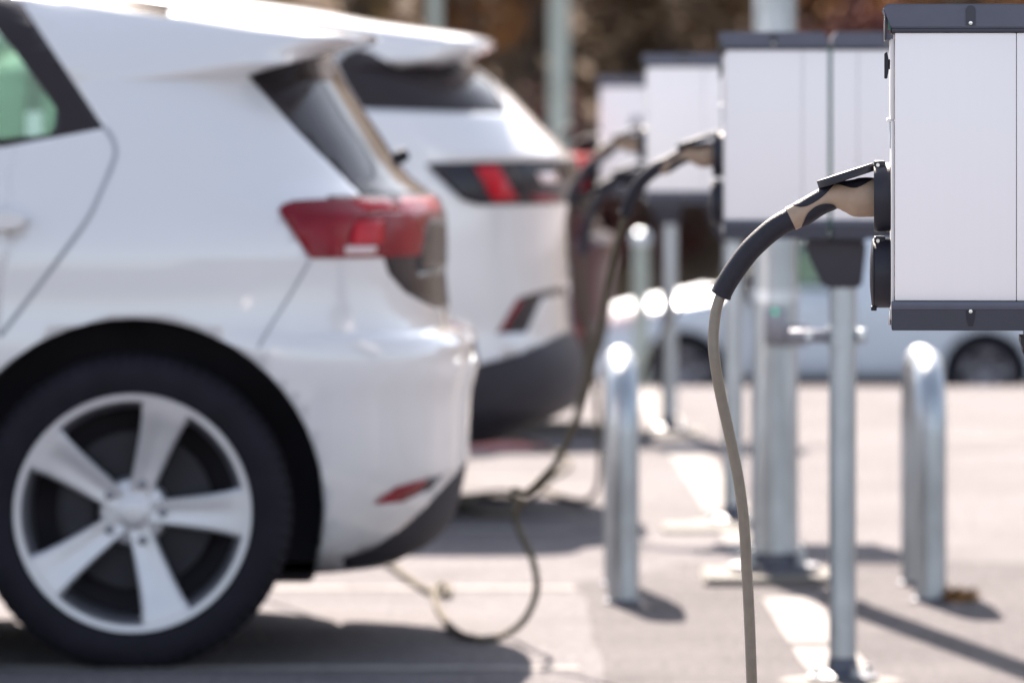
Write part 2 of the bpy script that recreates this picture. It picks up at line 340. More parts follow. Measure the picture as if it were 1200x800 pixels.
obj('cap', lathe(nb(), [(.052, 1.93), (.056, 1.95), (.05, 1.985), (.03, 2.005), (.0, 2.01)], seg=20), 'galv_bright', t)
obj('base_plate', lathe(nb(), [(.1, 0), (.1, .014), (.046, .016)], seg=20), 'galv_dark', t)

# ------------------------------------------------------------------ vehicles
def pchip(x, y, xq):
    x = np.array(x, float); y = np.array(y, float); h = np.diff(x); d = np.diff(y) / h; m = np.zeros_like(y)
    for i in range(1, len(x) - 1):
        if d[i - 1] * d[i] > 0:
            w1 = 2 * h[i] + h[i - 1]; w2 = h[i] + 2 * h[i - 1]; m[i] = (w1 + w2) / (w1 / d[i - 1] + w2 / d[i])
    m[0] = d[0]; m[-1] = d[-1]; out = []
    for q in xq:
        i = min(max(int(np.searchsorted(x, q) - 1), 0), len(x) - 2); t = (q - x[i]) / h[i]
        out.append(float((2 * t**3 - 3 * t**2 + 1) * y[i] + (t**3 - 2 * t**2 + t) * h[i] * m[i] + (-2 * t**3 + 3 * t**2) * y[i + 1] + (t**3 - t**2) * h[i] * m[i + 1]))
    return out
def sgnpow(c, p): return abs(c) ** p
def body_shell(rear, front, width, zs, corner):
    """stack of horizontal sections: rear/front/width = lists of (z, value); corner(z) -> ar, nr, af, nf"""
    NC, NS = 26, 40; bm = nb(); rings = []
    xr = pchip(*zip(*rear), zs); xf = pchip(*zip(*front), zs); ww = pchip(*zip(*width), zs)
    for z, r, f, wd in zip(zs, xr, xf, ww):
        ar, nr, af, nf = corner(z); L = r - f; k = min(1, .96 * L / (ar + af)); ar *= k; af *= k; half = []
        for i in range(NC + 1):
            th = (math.pi / 2) * (i / NC) ** .8; half.append((r - ar + ar * sgnpow(math.cos(th), 2 / nr), wd * sgnpow(math.sin(th), 2 / nr)))
        xa, xb = r - ar, f + af
        for i in range(1, NS): half.append((xa + (xb - xa) * i / NS, wd))
        for i in range(NC + 1):
            th = (math.pi / 2) * (1 - (i / NC)) ** .8; half.append((f + af - af * sgnpow(math.cos(th), 2 / nf), wd * sgnpow(math.sin(th), 2 / nf)))
        half[0] = (half[0][0], 0); half[-1] = (half[-1][0], 0)
        ring = [bm.verts.new((x, -y, z)) for x, y in half] + [bm.verts.new((x, y, z)) for x, y in half[-2:0:-1]]
        rings.append(ring)
    for a, b in zip(rings, rings[1:]):
        n = len(a)
        for i in range(n): bm.faces.new((a[i], a[(i + 1) % n], b[(i + 1) % n], b[i]))
    bm.faces.new(rings[0][::-1]); bm.faces.new(rings[-1]); bmesh.ops.recalc_face_normals(bm, faces=bm.faces)
    return bm
def boolean_cut(bm, cutters):
    me = bpy.data.meshes.new('tmp'); bm.to_mesh(me); bm.free(); o = bpy.data.objects.new('tmp', me); COL.objects.link(o); cs = []
    for c in cutters:
        cm = bpy.data.meshes.new('cut'); bmesh.ops.recalc_face_normals(c, faces=c.faces); c.to_mesh(cm); c.free(); co = bpy.data.objects.new('cut', cm); COL.objects.link(co); cs.append(co)
        md = o.modifiers.new('b', 'BOOLEAN'); md.operation = 'DIFFERENCE'; md.object = co; md.solver = 'EXACT'
    dg = bpy.context.evaluated_depsgraph_get(); r = bpy.data.meshes.new_from_object(o.evaluated_get(dg))
    for x in cs + [o]: bpy.data.objects.remove(x, do_unlink=True)
    out = nb(); out.from_mesh(r); bpy.data.meshes.remove(r); return out
def cut_region(bm, polys, filt=lambda c, n: True):
    """split faces along convex side-view polygons (x,z), take the inside out as a new bmesh"""
    taken = []; ps = []
    for poly in polys:
        ar = sum(poly[i][0] * poly[(i + 1) % len(poly)][1] - poly[(i + 1) % len(poly)][0] * poly[i][1] for i in range(len(poly)))
        if ar < 0: poly = poly[::-1]
        ps.append(poly)
        xs_ = [p[0] for p in poly]; zs_ = [p[1] for p in poly]
        x0, x1, z0, z1 = min(xs_) - .15, max(xs_) + .15, min(zs_) - .12, max(zs_) + .12
        for i in range(len(poly)):
            p, q = poly[i], poly[(i + 1) % len(poly)]; nrm = Vector((q[1] - p[1], 0, -(q[0] - p[0]))).normalized()
            fs = [f for f in bm.faces if x0 < f.calc_center_median().x < x1 and z0 < f.calc_center_median().z < z1 and filt(f.calc_center_median(), f.normal)]
            g = list({v for f in fs for v in f.verts}) + list({e for f in fs for e in f.edges}) + fs
            if fs: bmesh.ops.bisect_plane(bm, geom=g, dist=1e-5, plane_co=(p[0], 0, p[1]), plane_no=nrm)
    bm.normal_update()
    for f in bm.faces:
        c = f.calc_center_median()
        if not filt(c, f.normal): continue
        if any(all((poly[(i + 1) % len(poly)][0] - poly[i][0]) * (c.z - poly[i][1]) - (poly[(i + 1) % len(poly)][1] - poly[i][1]) * (c.x - poly[i][0]) > -1e-7 for i in range(len(poly))) for poly in ps):
            taken.append(f)
    return detach(bm, list(dict.fromkeys(taken)))
def columns(q, pts, yend):
    """strip of side-view quads between a broken line and the row yend"""
    return [[q(a_[0], yend), q(*a_), q(*b_), q(b_[0], yend)] for a_, b_ in zip(pts, pts[1:])]
def detach(bm, faces):
    out = nb(); mp = {}
    for f in faces:
        vs_ = []
        for v in f.verts:
            if v not in mp: mp[v] = out.verts.new(v.co)
            vs_.append(mp[v])
        out.faces.new(vs_)
    bmesh.ops.delete(bm, geom=faces, context='FACES'); return out
def components(bm):
    seen = set(); out = []
    for f0 in bm.faces:
        if f0 in seen: continue
        st = [f0]; seen.add(f0); c = []
        while st:
            f = st.pop(); c.append(f)
            for e in f.edges:
                for g in e.link_faces:
                    if g not in seen: seen.add(g); st.append(g)
        out.append(c)
    return out
def panel(name, bm, m, parent, proud=0.0, thick=.004, label=None, angle=32):
    """surface patches cut from the shell -> each piece its own object with real thickness; parent may be a list (nearest piece wins)"""
    if not bm.faces: bm.free(); return []
    bm.normal_update()
    if proud:
        ns = [(v, v.normal.copy()) for v in bm.verts]
        for v, nn in ns: v.co += nn * proud
    res = []
    cs = components(bm); ar_ = lambda c: sum(f.calc_area() for f in c); cs.sort(key=ar_, reverse=True)
    big = [c for c in cs if ar_(c) > 1.2e-3] or cs[:1]
    for c in cs[len(big):]:
        k_ = min(big, key=lambda b_: (b_[0].calc_center_median() - c[0].calc_center_median()).length); k_.extend(c)
    for c in big:
        if sum(f.calc_area() for f in c) < 4e-5: continue
        nbm = nb(); mp = {}; ctr = Vector((0, 0, 0))
        for f in c:
            ctr += f.calc_center_median() / len(c); vs_ = []
            for v in f.verts:
                if v not in mp: mp[v] = nbm.verts.new(v.co)
                vs_.append(mp[v])
            nbm.faces.new(vs_)
        par = parent if not isinstance(parent, list) else (min(parent, key=lambda o: (Vector(o['ctr']) - ctr).length) if parent else None)
        o = obj(name, nbm, m, par, angle=angle, recalc=False); o['ctr'] = ctr[:]
        if thick:
            md = o.modifiers.new('thickness', 'SOLIDIFY'); md.thickness = thick; md.offset = -1
        if label: o['label'] = label
        res.append(o)
    bm.free(); return res
def on_side(lst, s): return next((o for o in lst if o['ctr'][1] * s > 0), lst[0])
def ribbon(body_bvh, pts, side, width, lift=.0015):
    bm = nb(); prev = None; path = smooth_path([Vector((x, 0, z)) for x, z in pts], 6)
    for i, p in enumerate(path):
        t = (path[min(i + 1, len(path) - 1)] - path[max(i - 1, 0)]).normalized(); nn = Vector((-t.z, 0, t.x)) * width / 2; c = []
        for s in (-1, 1):
            q = p + nn * s; hit = body_bvh.ray_cast(Vector((q.x, side * 3, q.z)), Vector((0, -side, 0)))
            if hit[0] is None: c = None; break
            c.append(bm.verts.new(hit[0] + hit[1] * lift))
        if c and prev: bm.faces.new((prev[0], prev[1], c[1], c[0]))
        prev = c
    return bm
def make_wheel(parent, x, y, side, r_t, r_r, wid, rot=0.0, rimm='alloy', low=False):
    wh = bpy.data.objects.new('wheel', None); COL.objects.link(wh); wh.parent = parent; wh.location = (x, y, r_t - .006)
    ax = Vector((0, side, 0)); sg = 40 if low else 72
    h = wid / 2
    prof = [(r_r, -h * .92), (r_r + .02, -h), (r_t - .035, -h * 1.02), (r_t - .010, -h * .90), (r_t, -h * .70)]
    for k in range(4):
        u = -h * .58 + k * h * .386; prof += [(r_t, u - .004), (r_t - .007, u - .003), (r_t - .007, u + .003), (r_t, u + .004)]
    prof += [(r_t, h * .70), (r_t - .010, h * .90), (r_t - .035, h * 1.02), (r_t - .060, h * 1.035), (r_r + .028, h * 1.01), (r_r + .010, h * .99), (r_r + .002, h * .93)]
    tb = lathe(nb(), prof, ax, seg=sg if low else 216, close=False)
    if not low:
        tb.verts.ensure_lookup_table()
        for j, (r_, d_) in enumerate(prof):
            if h * .6 < d_ < h * .95 and r_ > r_t - .012:
                for i in range(216):
                    if i % 3 == 0: v = tb.verts[j * 216 + i]; k_ = (r_ - .009) / r_; v.co.x *= k_; v.co.z *= k_
    obj('tyre', tb, 'rubber', wh, angle=50)
    if not low:
        cb = nb(); prism(cb, [(.165 * math.cos(a_) , .165 * math.sin(a_)) for a_ in (R(150), R(170), R(190), R(210))] + [(.10 * math.cos(a_), .10 * math.sin(a_)) for a_ in (R(205), R(155))], side * -h * .05, side * h * .28, .008); obj('brake_caliper', cb, 'disc_steel', wh)
    obj('rim_barrel', lathe(nb(), [(r_r - .012, -h * .9), (r_r - .03, -h * .3), (r_r - .026, h * .72), (r_r - .013, h * .90)], ax, seg=sg, close=False), 'alloy_dark', wh)
    prof = [(r_r - .013, h * .90), (r_r - .009, h * .985), (r_r + .004, h * 1.0), (r_r + .007, h * .95), (r_r + .003, h * .88)]
    obj('rim', lathe(nb(), prof, ax, seg=sg, close=False), rimm, wh)
    obj('brake_disc', lathe(nb(), [(.0, -h * .35), (r_r * .68, -h * .35), (r_r * .68, -h * .2), (.07, -h * .2), (.07, h * .15), (0, h * .15)], ax, seg=36), 'disc_steel', wh)
    obj('backing', lathe(nb(), [(0, -h * .62), (r_r - .016, -h * .62), (r_r - .016, -h * .6), (0, -h * .6)], ax, seg=36), 'well', wh)
    for k in range(5):
        a0 = rot + k * 2 * math.pi / 5; bm = nb(); rows = []
        ro = r_r - .012
        for (r, wd, dep) in ((.038, .052, .60), (.075, .058, .62), (.12, .068, .70), (.17, .081, .80), (.21, .095, .88), (ro - .016, .109, .94), (ro + .003, .117, .955)):
            r *= r_r / .26 if r < .2 else 1
            pr = []
            for (u, dd) in ((-.5, -.035), (-.5, -.006), (-.42, 0), (-.22, -.0003), (-.12, -.0022), (.12, -.0022), (.22, -.0003), (.42, 0), (.5, -.006), (.5, -.035)):
                if r > ro - .03: dd = max(dd, -.02) if abs(u) > .45 else 0
                t_, n_ = u * wd, dep * h + dd
                pr.append(bm.verts.new(Vector((math.cos(a0) * r - math.sin(a0) * t_, side * n_, math.sin(a0) * r + math.cos(a0) * t_))))
            rows.append(pr)
        for p, q in zip(rows, rows[1:]):
            for i in range(len(p)): bm.faces.new((p[i], p[(i + 1) % len(p)], q[(i + 1) % len(p)], q[i]))
        bm.faces.new(rows[0][::-1]); bm.faces.new(rows[-1]); obj('spoke', bm, rimm, wh, angle=25)
        if not low:
            bm = nb(); b0 = a0 + .55
            lathe(bm, [(.0115, h * .5), (.0115, h * .66), (.009, h * .675), (0, h * .675)], ax, Vector((math.cos(a0) * .066, 0, math.sin(a0) * .066)), 6)
            obj('wheel_bolt', bm, 'alloy_dark', wh)
    obj('hub', lathe(nb(), [(.080, h * .15), (.072, h * .50), (.046, h * .58), (.036, h * .60)], ax, seg=36), rimm, wh)
    obj('hub_cap', lathe(nb(), [(.035, h * .5), (.035, h * .63), (.031, h * .655), (.016, h * .67), (0, h * .672)], ax, seg=32), rimm, wh)
    return wh
from mathutils.bvhtree import BVHTree

def wells(axles, w_, ra, zc, depth=.34):
    out = []
    for ax_ in axles:
        for s in (-1, 1):
            c = nb(); lathe(c, [(ra, 0), (ra, depth)], Vector((0, s, 0)), Vector((ax_, s * (w_ + .04 - depth), zc)), 56); out.append(c)
    return out
def split_well(bm, axles, ra, zc):
    fs = []
    for f in bm.faces:
        c = f.calc_center_median()
        for a_ in axles:
            d = math.hypot(c.x - a_, c.z - zc)
            if d < ra + .004 and (abs(f.normal.y) < .3 and f.normal.dot(Vector((c.x - a_, 0, c.z - zc)).normalized() if d > 1e-4 else Vector((0, 0, 1))) < -.8 or (abs(abs(f.normal.y) - 1) < .02 and d < ra - .005 and abs(c.y) < .66)):
                fs.append(f); break
    return detach(bm, fs)
def finish_body(root, bm, paintm, lining=True):
    me = bpy.data.meshes.new('body'); bm.to_mesh(me); bm.free(); me.materials.append(MATS[paintm]); me.materials.append(MATS['lining'])
    o = link_mesh('body', me, None, root, angle=30)
    md = o.modifiers.new('lining', 'SOLIDIFY'); md.thickness = .022; md.offset = -1; md.material_offset = 1
    return o
def zlist(marks, step=.028):
    out = [marks[0]]
    for a_, b_ in zip(marks, marks[1:]):
        n = max(1, round((b_ - a_) / step))
        for k in range(1, n + 1): out.append(a_ + (b_ - a_) * k / n)
    return out

def hatchback(label, X, Yc, paintm, dx_ax=-.851, notch=0.0):
    """compact electric hatchback, nose to -X; local x = 0 on the rear axle; near side faces -Y"""
    root = thing('parked_car', label, 'car', (X, Yc, 0)); A = dx_ax
    W = .905; SN = F / (16.205 - .905)
    def q(x, y): return ((x - 600) / SN - A, HC - (y - HY) / SN)           # photo pixel on the near flank -> side view metres
    rear = [(.20, -.25), (.225, -.20), (.25, -.165), (.30, -.13), (.385, -.108), (.43, -.100), (.50, -.099), (.60, -.092), (.655, -.078), (.715, -.082), (.738, -.10), (.752, -.142), (.80, -.150), (.875, -.156), (.96, -.156), (1.015, -.159), (1.04, -.170), (1.065, -.202), (1.09, -.238), (1.2, -.318), (1.32, -.395), (1.36, -.418), (1.383, -.398), (1.403, -.345), (1.415, -.320), (1.424, -.322), (1.436, -.40), (1.47, -.61), (1.51, -.86), (1.54, -1.2), (1.565, -1.4)]
    front = [(.20, -4.18), (.35, -4.32), (.5, -4.36), (.7, -4.33), (.85, -4.2), (.95, -3.9), (1.02, -3.45), (1.1, -3.2), (1.3, -2.76), (1.45, -2.36), (1.51, -2.14), (1.54, -2.0), (1.565, -1.82)]
    width = [(.20, .78), (.25, .842), (.35, .876), (.5, .893), (.62, .903), (.72, .905), (.82, .897), (.92, .896), (1.0, .882), (1.06, .862), (1.15, .826), (1.3, .752), (1.40, .70), (1.47, .646), (1.50, .614), (1.52, .584), (1.54, .535), (1.555, .455), (1.565, .32)]
    rear = [(z, x - notch * min(1, max(0, (z - 1.04) / .03))) for z, x in rear]
    rear = [(z, x - A) for z, x in rear]; front = [(z, x - A) for z, x in front]
    zs = zlist([.2, .225, .25, .30, .43, .6, .715, .738, .752, .8, 1.015, 1.04, 1.065, 1.09, 1.2, 1.32, 1.36, 1.383, 1.403, 1.415, 1.424, 1.436, 1.47, 1.51, 1.54, 1.565], .03)
    def corner(z):
        if z < 1.03: return .62, 2.9, 1.0, 2.5
        if z < 1.36: return .62, 2.7, .9, 2.3
        return .34, 4.6, .7, 2.3
    bm = body_shell(rear, front, width, zs, corner)
    AX = (0.0, -2.77); RA, ZC = .432, .357
    bm = boolean_cut(bm, wells(AX, W, RA, ZC)); bm.normal_update()
    bvh = BVHTree.FromBMesh(bm)
    wl = split_well(bm, AX, RA, ZC)
    side = lambda c, n: abs(n.y) > .2
    any_ = lambda c, n: True
    # side windows: opaque border first, the clear pane inside it
    p_glass = [[q(-80, 182), q(2, 168), q(61, 157), q(62, 128), q(12, 62), q(-38, 5), q(-80, 2)]]
    p_front = [[(-1.15, 1.05), (-1.15, 1.40), (-1.75, 1.445), (-2.35, 1.13), (-2.35, 1.035)]]
    g1 = cut_region(bm, p_glass, side); g2 = cut_region(bm, p_front, side)
    trimp = cut_region(bm, [[q(-600, 205), q(0, 173), q(119, 151), q(15, 2), q(-28, -14), q(-330, -30), q(-620, 60)]], side)
    wsh = cut_region(bm, [[(-2.62, 1.06), (-2.36, 1.06), (-1.35, 1.50), (-1.9, 1.50)]], lambda c, n: abs(c.y) < .7 and n.x < -.3)
    roof = cut_region(bm, columns(q, [(190, 20), (130, 9), (75, 0), (-40, -13), (-330, -24), (-560, 20)], -90), lambda c, n: True)
    # red lamps, black hatch and its glass
    lampf = lambda c, n: abs(c.y) > .30
    l_br = cut_region(bm, [[q(408, 236), q(452, 236), q(466, 250), q(428, 250)], [q(415, 262), q(447, 258), q(447, 288), q(408, 288)]], lampf)
    l_glint = cut_region(bm, [[q(402, 290), q(438, 291), q(436, 300), q(402, 300)]], lampf)  # pale patch that paints a glint onto the red lamp
    l_dk = cut_region(bm, [[q(498, 262), q(560, 250), q(560, 321), q(486, 321), q(488, 305)]], any_)
    l_rd = cut_region(bm, [[q(325, 247), q(330, 241), q(342, 237), q(420, 234), q(560, 240), q(560, 262), q(494, 304), q(363, 303.5)]], lampf)
    hatch = cut_region(bm, [[q(447, 304), q(560, 300), q(560, 381), q(531, 381), q(500, 365), q(472, 347), q(454, 325)], [q(380, 231), q(560, 231), q(560, 305), q(450, 305)]], lambda c, n: c.x > -A - .75)
    glass = cut_region(bm, [[q(279, 90), q(455, 40), q(560, 100), q(560, 233), q(414, 233), q(371, 185), q(327, 138)]], lambda c, n: True)
    refl = cut_region(bm, [[q(437, 595), q(462, 576), q(499, 568), q(490, 586), q(470, 594)]], side)
    refd = cut_region(bm, [[q(490, 586), q(499, 568), q(517, 567), q(503, 583)]], side)
    diff = cut_region(bm, columns(q, [(400, 660), (432, 650), (465, 630), (498, 602), (520, 580), (546, 556), (620, 550)], 720), any_)
    sill = cut_region(bm, [[(-.432, .0), (-.432, .27), (-2.34, .27), (-2.34, .0)]], any_)
    hl = cut_region(bm, [[(-3.46, .72), (-3.46, .84), (-3.0, .90), (-2.9, .86), (-3.1, .76)]], lambda c, n: abs(c.y) > .4)
    doorp = [[q(126, 158), q(131, 172), q(131, 188), q(120, 215), q(100, 258), q(60, 312), q(0, 392), q(-15, 640), q(-330, 640), q(-330, 190)]]
    door = cut_region(bm, doorp, side)
    panel('wheel_well', wl, 'well', root, 0, 0)
    dr = panel('door', door, paintm, root, 0, .02)
    wt = panel('window_border', trimp, 'tint_dark', root, 0, .004)
    for g in (g1, g2): panel('window', g, 'green_glass', root, 0, .004)
    panel('windscreen', wsh, 'green_glass', root, 0, .005); panel('roof', roof, 'roof_black' if paintm == 'white_car' else paintm, root, 0, .02)
    lp = panel('tail_lamp', l_rd, 'lamp_red' if paintm == 'white_car' else 'lamp_red_bright', root, .004, .03)
    if lp:
        panel('bright_lens', l_br, 'lamp_red_bright', lp, .005, .01); panel('painted_glint', l_glint, 'lamp_clear', lp, .006, .01); panel('smoked_end', l_dk, 'black_gloss', lp, .003, .01)
    ht = panel('hatch', hatch, 'black_gloss', root, 0, .02)
    rg = panel('rear_window', glass, 'tint_dark', root, 0, .006)
    panel('reflector', refl, 'lamp_red', root, .002, .01); panel('reflector_end', refd, 'black_gloss', root, .001, .01)
    panel('diffuser', diff, 'black_plastic', root, -.004, .02); panel('sill', sill, 'black_plastic', root, -.003, .02); panel('headlight', hl, 'lamp_clear', root, .003, .02)
    finish_body(root, bm, paintm)
    for s in (-1, 1):
        sm = 'seam_grey' if paintm != 'maroon_car' else 'well'
        obj('seam', ribbon(bvh, [q(119, 150), q(128, 162), q(133, 178), q(130, 192), q(118, 222), q(100, 260), q(60, 315), q(0, 394)], s, .010), sm, on_side(dr, s), recalc=False)
        obj('seam', ribbon(bvh, [q(362, 306), q(340, 345), q(318, 380), q(302, 408)], s, .006), sm, root, recalc=False)
        hb = nb(); yy = s * (.905 + .012)
        hp = [q(-70, 252), q(-60, 248), q(-20, 247), q(20, 249), q(36, 258), q(20, 269), q(-20, 272), q(-60, 268)]
        prism(hb, hp, s * .885, yy, .006); obj('handle', hb, paintm, on_side(dr, s))
        mb = nb(); box(mb, -2.28, -2.08, s * .93, s * 1.08, 1.02, 1.14, .035, 3); obj('mirror', mb, paintm, root)
    bm2 = nb(); lathe(bm2, [(.016, -.03), (.016, .012), (.011, .02), (0, .022)], Vector((.85, -.0, .5)), Vector((-.265 - A, -.02, 1.14)), 20); wp = obj('wiper_hub', bm2, 'black_plastic', root)
    bm2 = nb(); tube(bm2, smooth_path([(-.262 - A, -.02, 1.15), (-.275 - A, .12, 1.125), (-.30 - A, .42, 1.12)], 5), .007, 8); obj('wiper_arm', bm2, 'black_plastic', wp)
    for ax_ in AX:
        for s in (-1, 1): make_wheel(root, ax_, s * (W - .108), s, .357, .262, .205, 0.0, low=(Yc > 17))
    bm2 = nb(); box(bm2, -2.9, .4, -.55, .55, .17, .215, .02); obj('underbody', bm2, 'well', root)
    for sx in (-1.75,):
        for s in (-1, 1):
            bm2 = nb(); box(bm2, sx - .1, sx + .45, s * .4 - .24, s * .4 + .24, .35, .62, .06, 3); box(bm2, sx + .34, sx + .48, s * .4 - .23, s * .4 + .23, .58, 1.12, .05, 3); box(bm2, sx + .38, sx + .48, s * .4 - .12, s * .4 + .12, 1.14, 1.30, .04, 3); obj('seat', bm2, 'lining', root)
    return root

def suv(label, X, Yc):
    root = thing('parked_car', label, 'car', (X, Yc, 0)); A = X; W = .925; SN = F / (Yc - W); paintm = 'white_car'
    def q(x, y): return ((x - 600) / SN - A, HC - (y - HY) / SN)
    rear = [(.22, -.02), (.25, .05), (.285, .13), (.325, .205), (.41, .225), (.49, .212), (.53, .192), (.57, .184), (.785, .180), (.945, .190), (1.02, .208), (1.075, .203), (1.10, .18), (1.18, .10), (1.31, -.03), (1.36, -.10), (1.388, -.13), (1.41, -.08), (1.43, -.052), (1.448, -.055), (1.465, -.12), (1.50, -.38), (1.56, -.72), (1.60, -1.2), (1.635, -1.65)]
    front = [(.22, -4.2), (.4, -4.36), (.6, -4.38), (.8, -4.34), (.95, -4.15), (1.03, -3.75), (1.1, -3.35), (1.2, -3.1), (1.4, -2.68), (1.52, -2.35), (1.58, -2.15), (1.61, -2.02), (1.635, -1.9)]
    width = [(.22, .80), (.28, .875), (.4, .905), (.55, .915), (.7, .925), (.85, .922), (.97, .910), (1.06, .893), (1.13, .86), (1.25, .80), (1.38, .735), (1.47, .68), (1.54, .60), (1.59, .49), (1.635, .28)]
    rear = [(z, x - A) for z, x in rear]; front = [(z, x - A) for z, x in front]
    zs = zlist([.22, .25, .285, .325, .41, .49, .53, .57, .785, .945, 1.02, 1.075, 1.10, 1.18, 1.31, 1.36, 1.388, 1.41, 1.43, 1.448, 1.465, 1.5, 1.56, 1.6, 1.635], .032)
    def corner(z):
        if z < 1.09: return .66, 2.7, 1.0, 2.5
        if z < 1.37: return .60, 3.0, .9, 2.3
        return .34, 4.6, .7, 2.3
    bm = body_shell(rear, front, width, zs, corner)
    AX = (0.0, -2.77); RA, ZC = .44, .37
    for_ax = tuple(a_ for a_ in AX)
    bm = boolean_cut(bm, wells(for_ax, W, RA, ZC)); bm.normal_update(); bvh = BVHTree.FromBMesh(bm); wl = split_well(bm, for_ax, RA, ZC)
    side = lambda c, n: abs(n.y) > .2
    lampf = lambda c, n: abs(c.y) > .22
    z0 = lambda z: z
    g1 = cut_region(bm, [[(-.75, 1.08), (-.35, 1.12), (-.55, 1.40), (-.75, 1.45)], [(-1.6, 1.07), (-.80, 1.08), (-.80, 1.45), (-1.6, 1.49)], [(-1.65, 1.07), (-1.65, 1.49), (-1.9, 1.48), (-2.45, 1.17), (-2.45, 1.07)]], side)
    wb = cut_region(bm, [[q(425, 128), q(594, 133), q(566, 75), q(465, 79)], [q(300, 129), q(425, 128), q(465, 79), q(432, 60), q(330, 40), q(200, 40), q(0, 60), q(-150, 135)]], lambda c, n: abs(c.y) > .3)
    wsh = cut_region(bm, [[(-2.75, 1.13), (-2.5, 1.13), (-1.5, 1.56), (-1.95, 1.56)]], lambda c, n: abs(c.y) < .7 and n.x < -.3)
    rg = cut_region(bm, [[(.28, 1.12), (.60, 1.12), (.52, 1.345), (.25, 1.345)]], lambda c, n: abs(c.y) < .55 and n.x > .3)
    r1 = cut_region(bm, [[q(556, 196), q(582, 194), q(607, 236), q(578, 238)]], lampf)
    r2 = cut_region(bm, [[q(596, 197), q(618, 197), q(650, 230), q(700, 232), q(700, 239), q(626, 239)]], lampf)
    r3 = cut_region(bm, [[q(628, 204), q(652, 204), q(656, 216), q(634, 216)]], lampf)  # grey glint on the smoked lamp, painted as a pale patch
    lb = cut_region(bm, [[q(499, 194), q(510, 190), q(560, 190), q(720, 187), q(720, 241), q(560, 241), q(541, 235)]], lampf)
    rs_ = cut_region(bm, [[q(586, 391), q(607, 354), q(614, 354), q(592, 391)]], side)
    vent = cut_region(bm, [[q(582, 393), q(606, 352), q(630, 345), q(640, 347), q(618, 393)], [q(612, 352), q(640, 343), q(720, 339), q(720, 350), q(638, 353)]], lampf)
    clad = cut_region(bm, columns(q, [(-1400, 432), (480, 431), (560, 428), (612, 416), (664, 397), (720, 390)], 600), lambda c, n: True)
    hl = cut_region(bm, [[(-3.66, .78), (-3.66, .92), (-3.15, .96), (-3.05, .92), (-3.3, .82)]], lambda c, n: abs(c.y) > .4)
    door = cut_region(bm, [[(-.42, 1.05), (-.30, .98), (-.42, .75), (-.62, .56), (-.66, .48), (-1.62, .48), (-1.62, 1.05)]], side)
    panel('wheel_well', wl, 'well', root, 0, 0); panel('window', g1, 'green_glass', root, 0, .004); panel('window_border', wb, 'tint_dark', root, 0, .004)
    panel('windscreen', wsh, 'green_glass', root, 0, .005); panel('rear_window', rg, 'tint_dark', root, 0, .005)
    lp = panel('tail_lamp', lb, 'black_gloss', root, .004, .03)
    panel('red_lens', r1, 'lamp_red_bright', lp, .005, .01); panel('red_lens', r2, 'lamp_red', lp, .005, .01); panel('painted_glint', r3, 'lamp_clear', lp, .005, .01)
    vn = panel('air_vent', vent, 'black_gloss', root, -.004, .02); panel('reflector', rs_, 'lamp_red', vn, 0, .01)
    panel('cladding', clad, 'cladding', root, .004, .02); panel('headlight', hl, 'lamp_clear', root, .003, .02)
    dr = panel('door', door, paintm, root, 0, .02)
    finish_body(root, bm, paintm)
    for s in (-1, 1):
        hb = nb(); prism(hb, [(-.56, .93), (-.76, .93), (-.78, .95), (-.76, .965), (-.56, .965), (-.54, .95)], s * .90, s * .937, .006); obj('handle', hb, paintm, on_side(dr, s))
        mb = nb(); box(mb, -2.36, -2.14, s * .95, s * 1.1, 1.08, 1.21, .04, 3); obj('mirror', mb, paintm, root)
    for ax_ in AX:
        for s in (-1, 1): make_wheel(root, ax_, s * (W - .115), s, .37, .262, .225, .3, low=True)
    bm2 = nb(); box(bm2, -2.9, .4, -.55, .55, .19, .235, .02); obj('underbody', bm2, 'well', root)
    return root

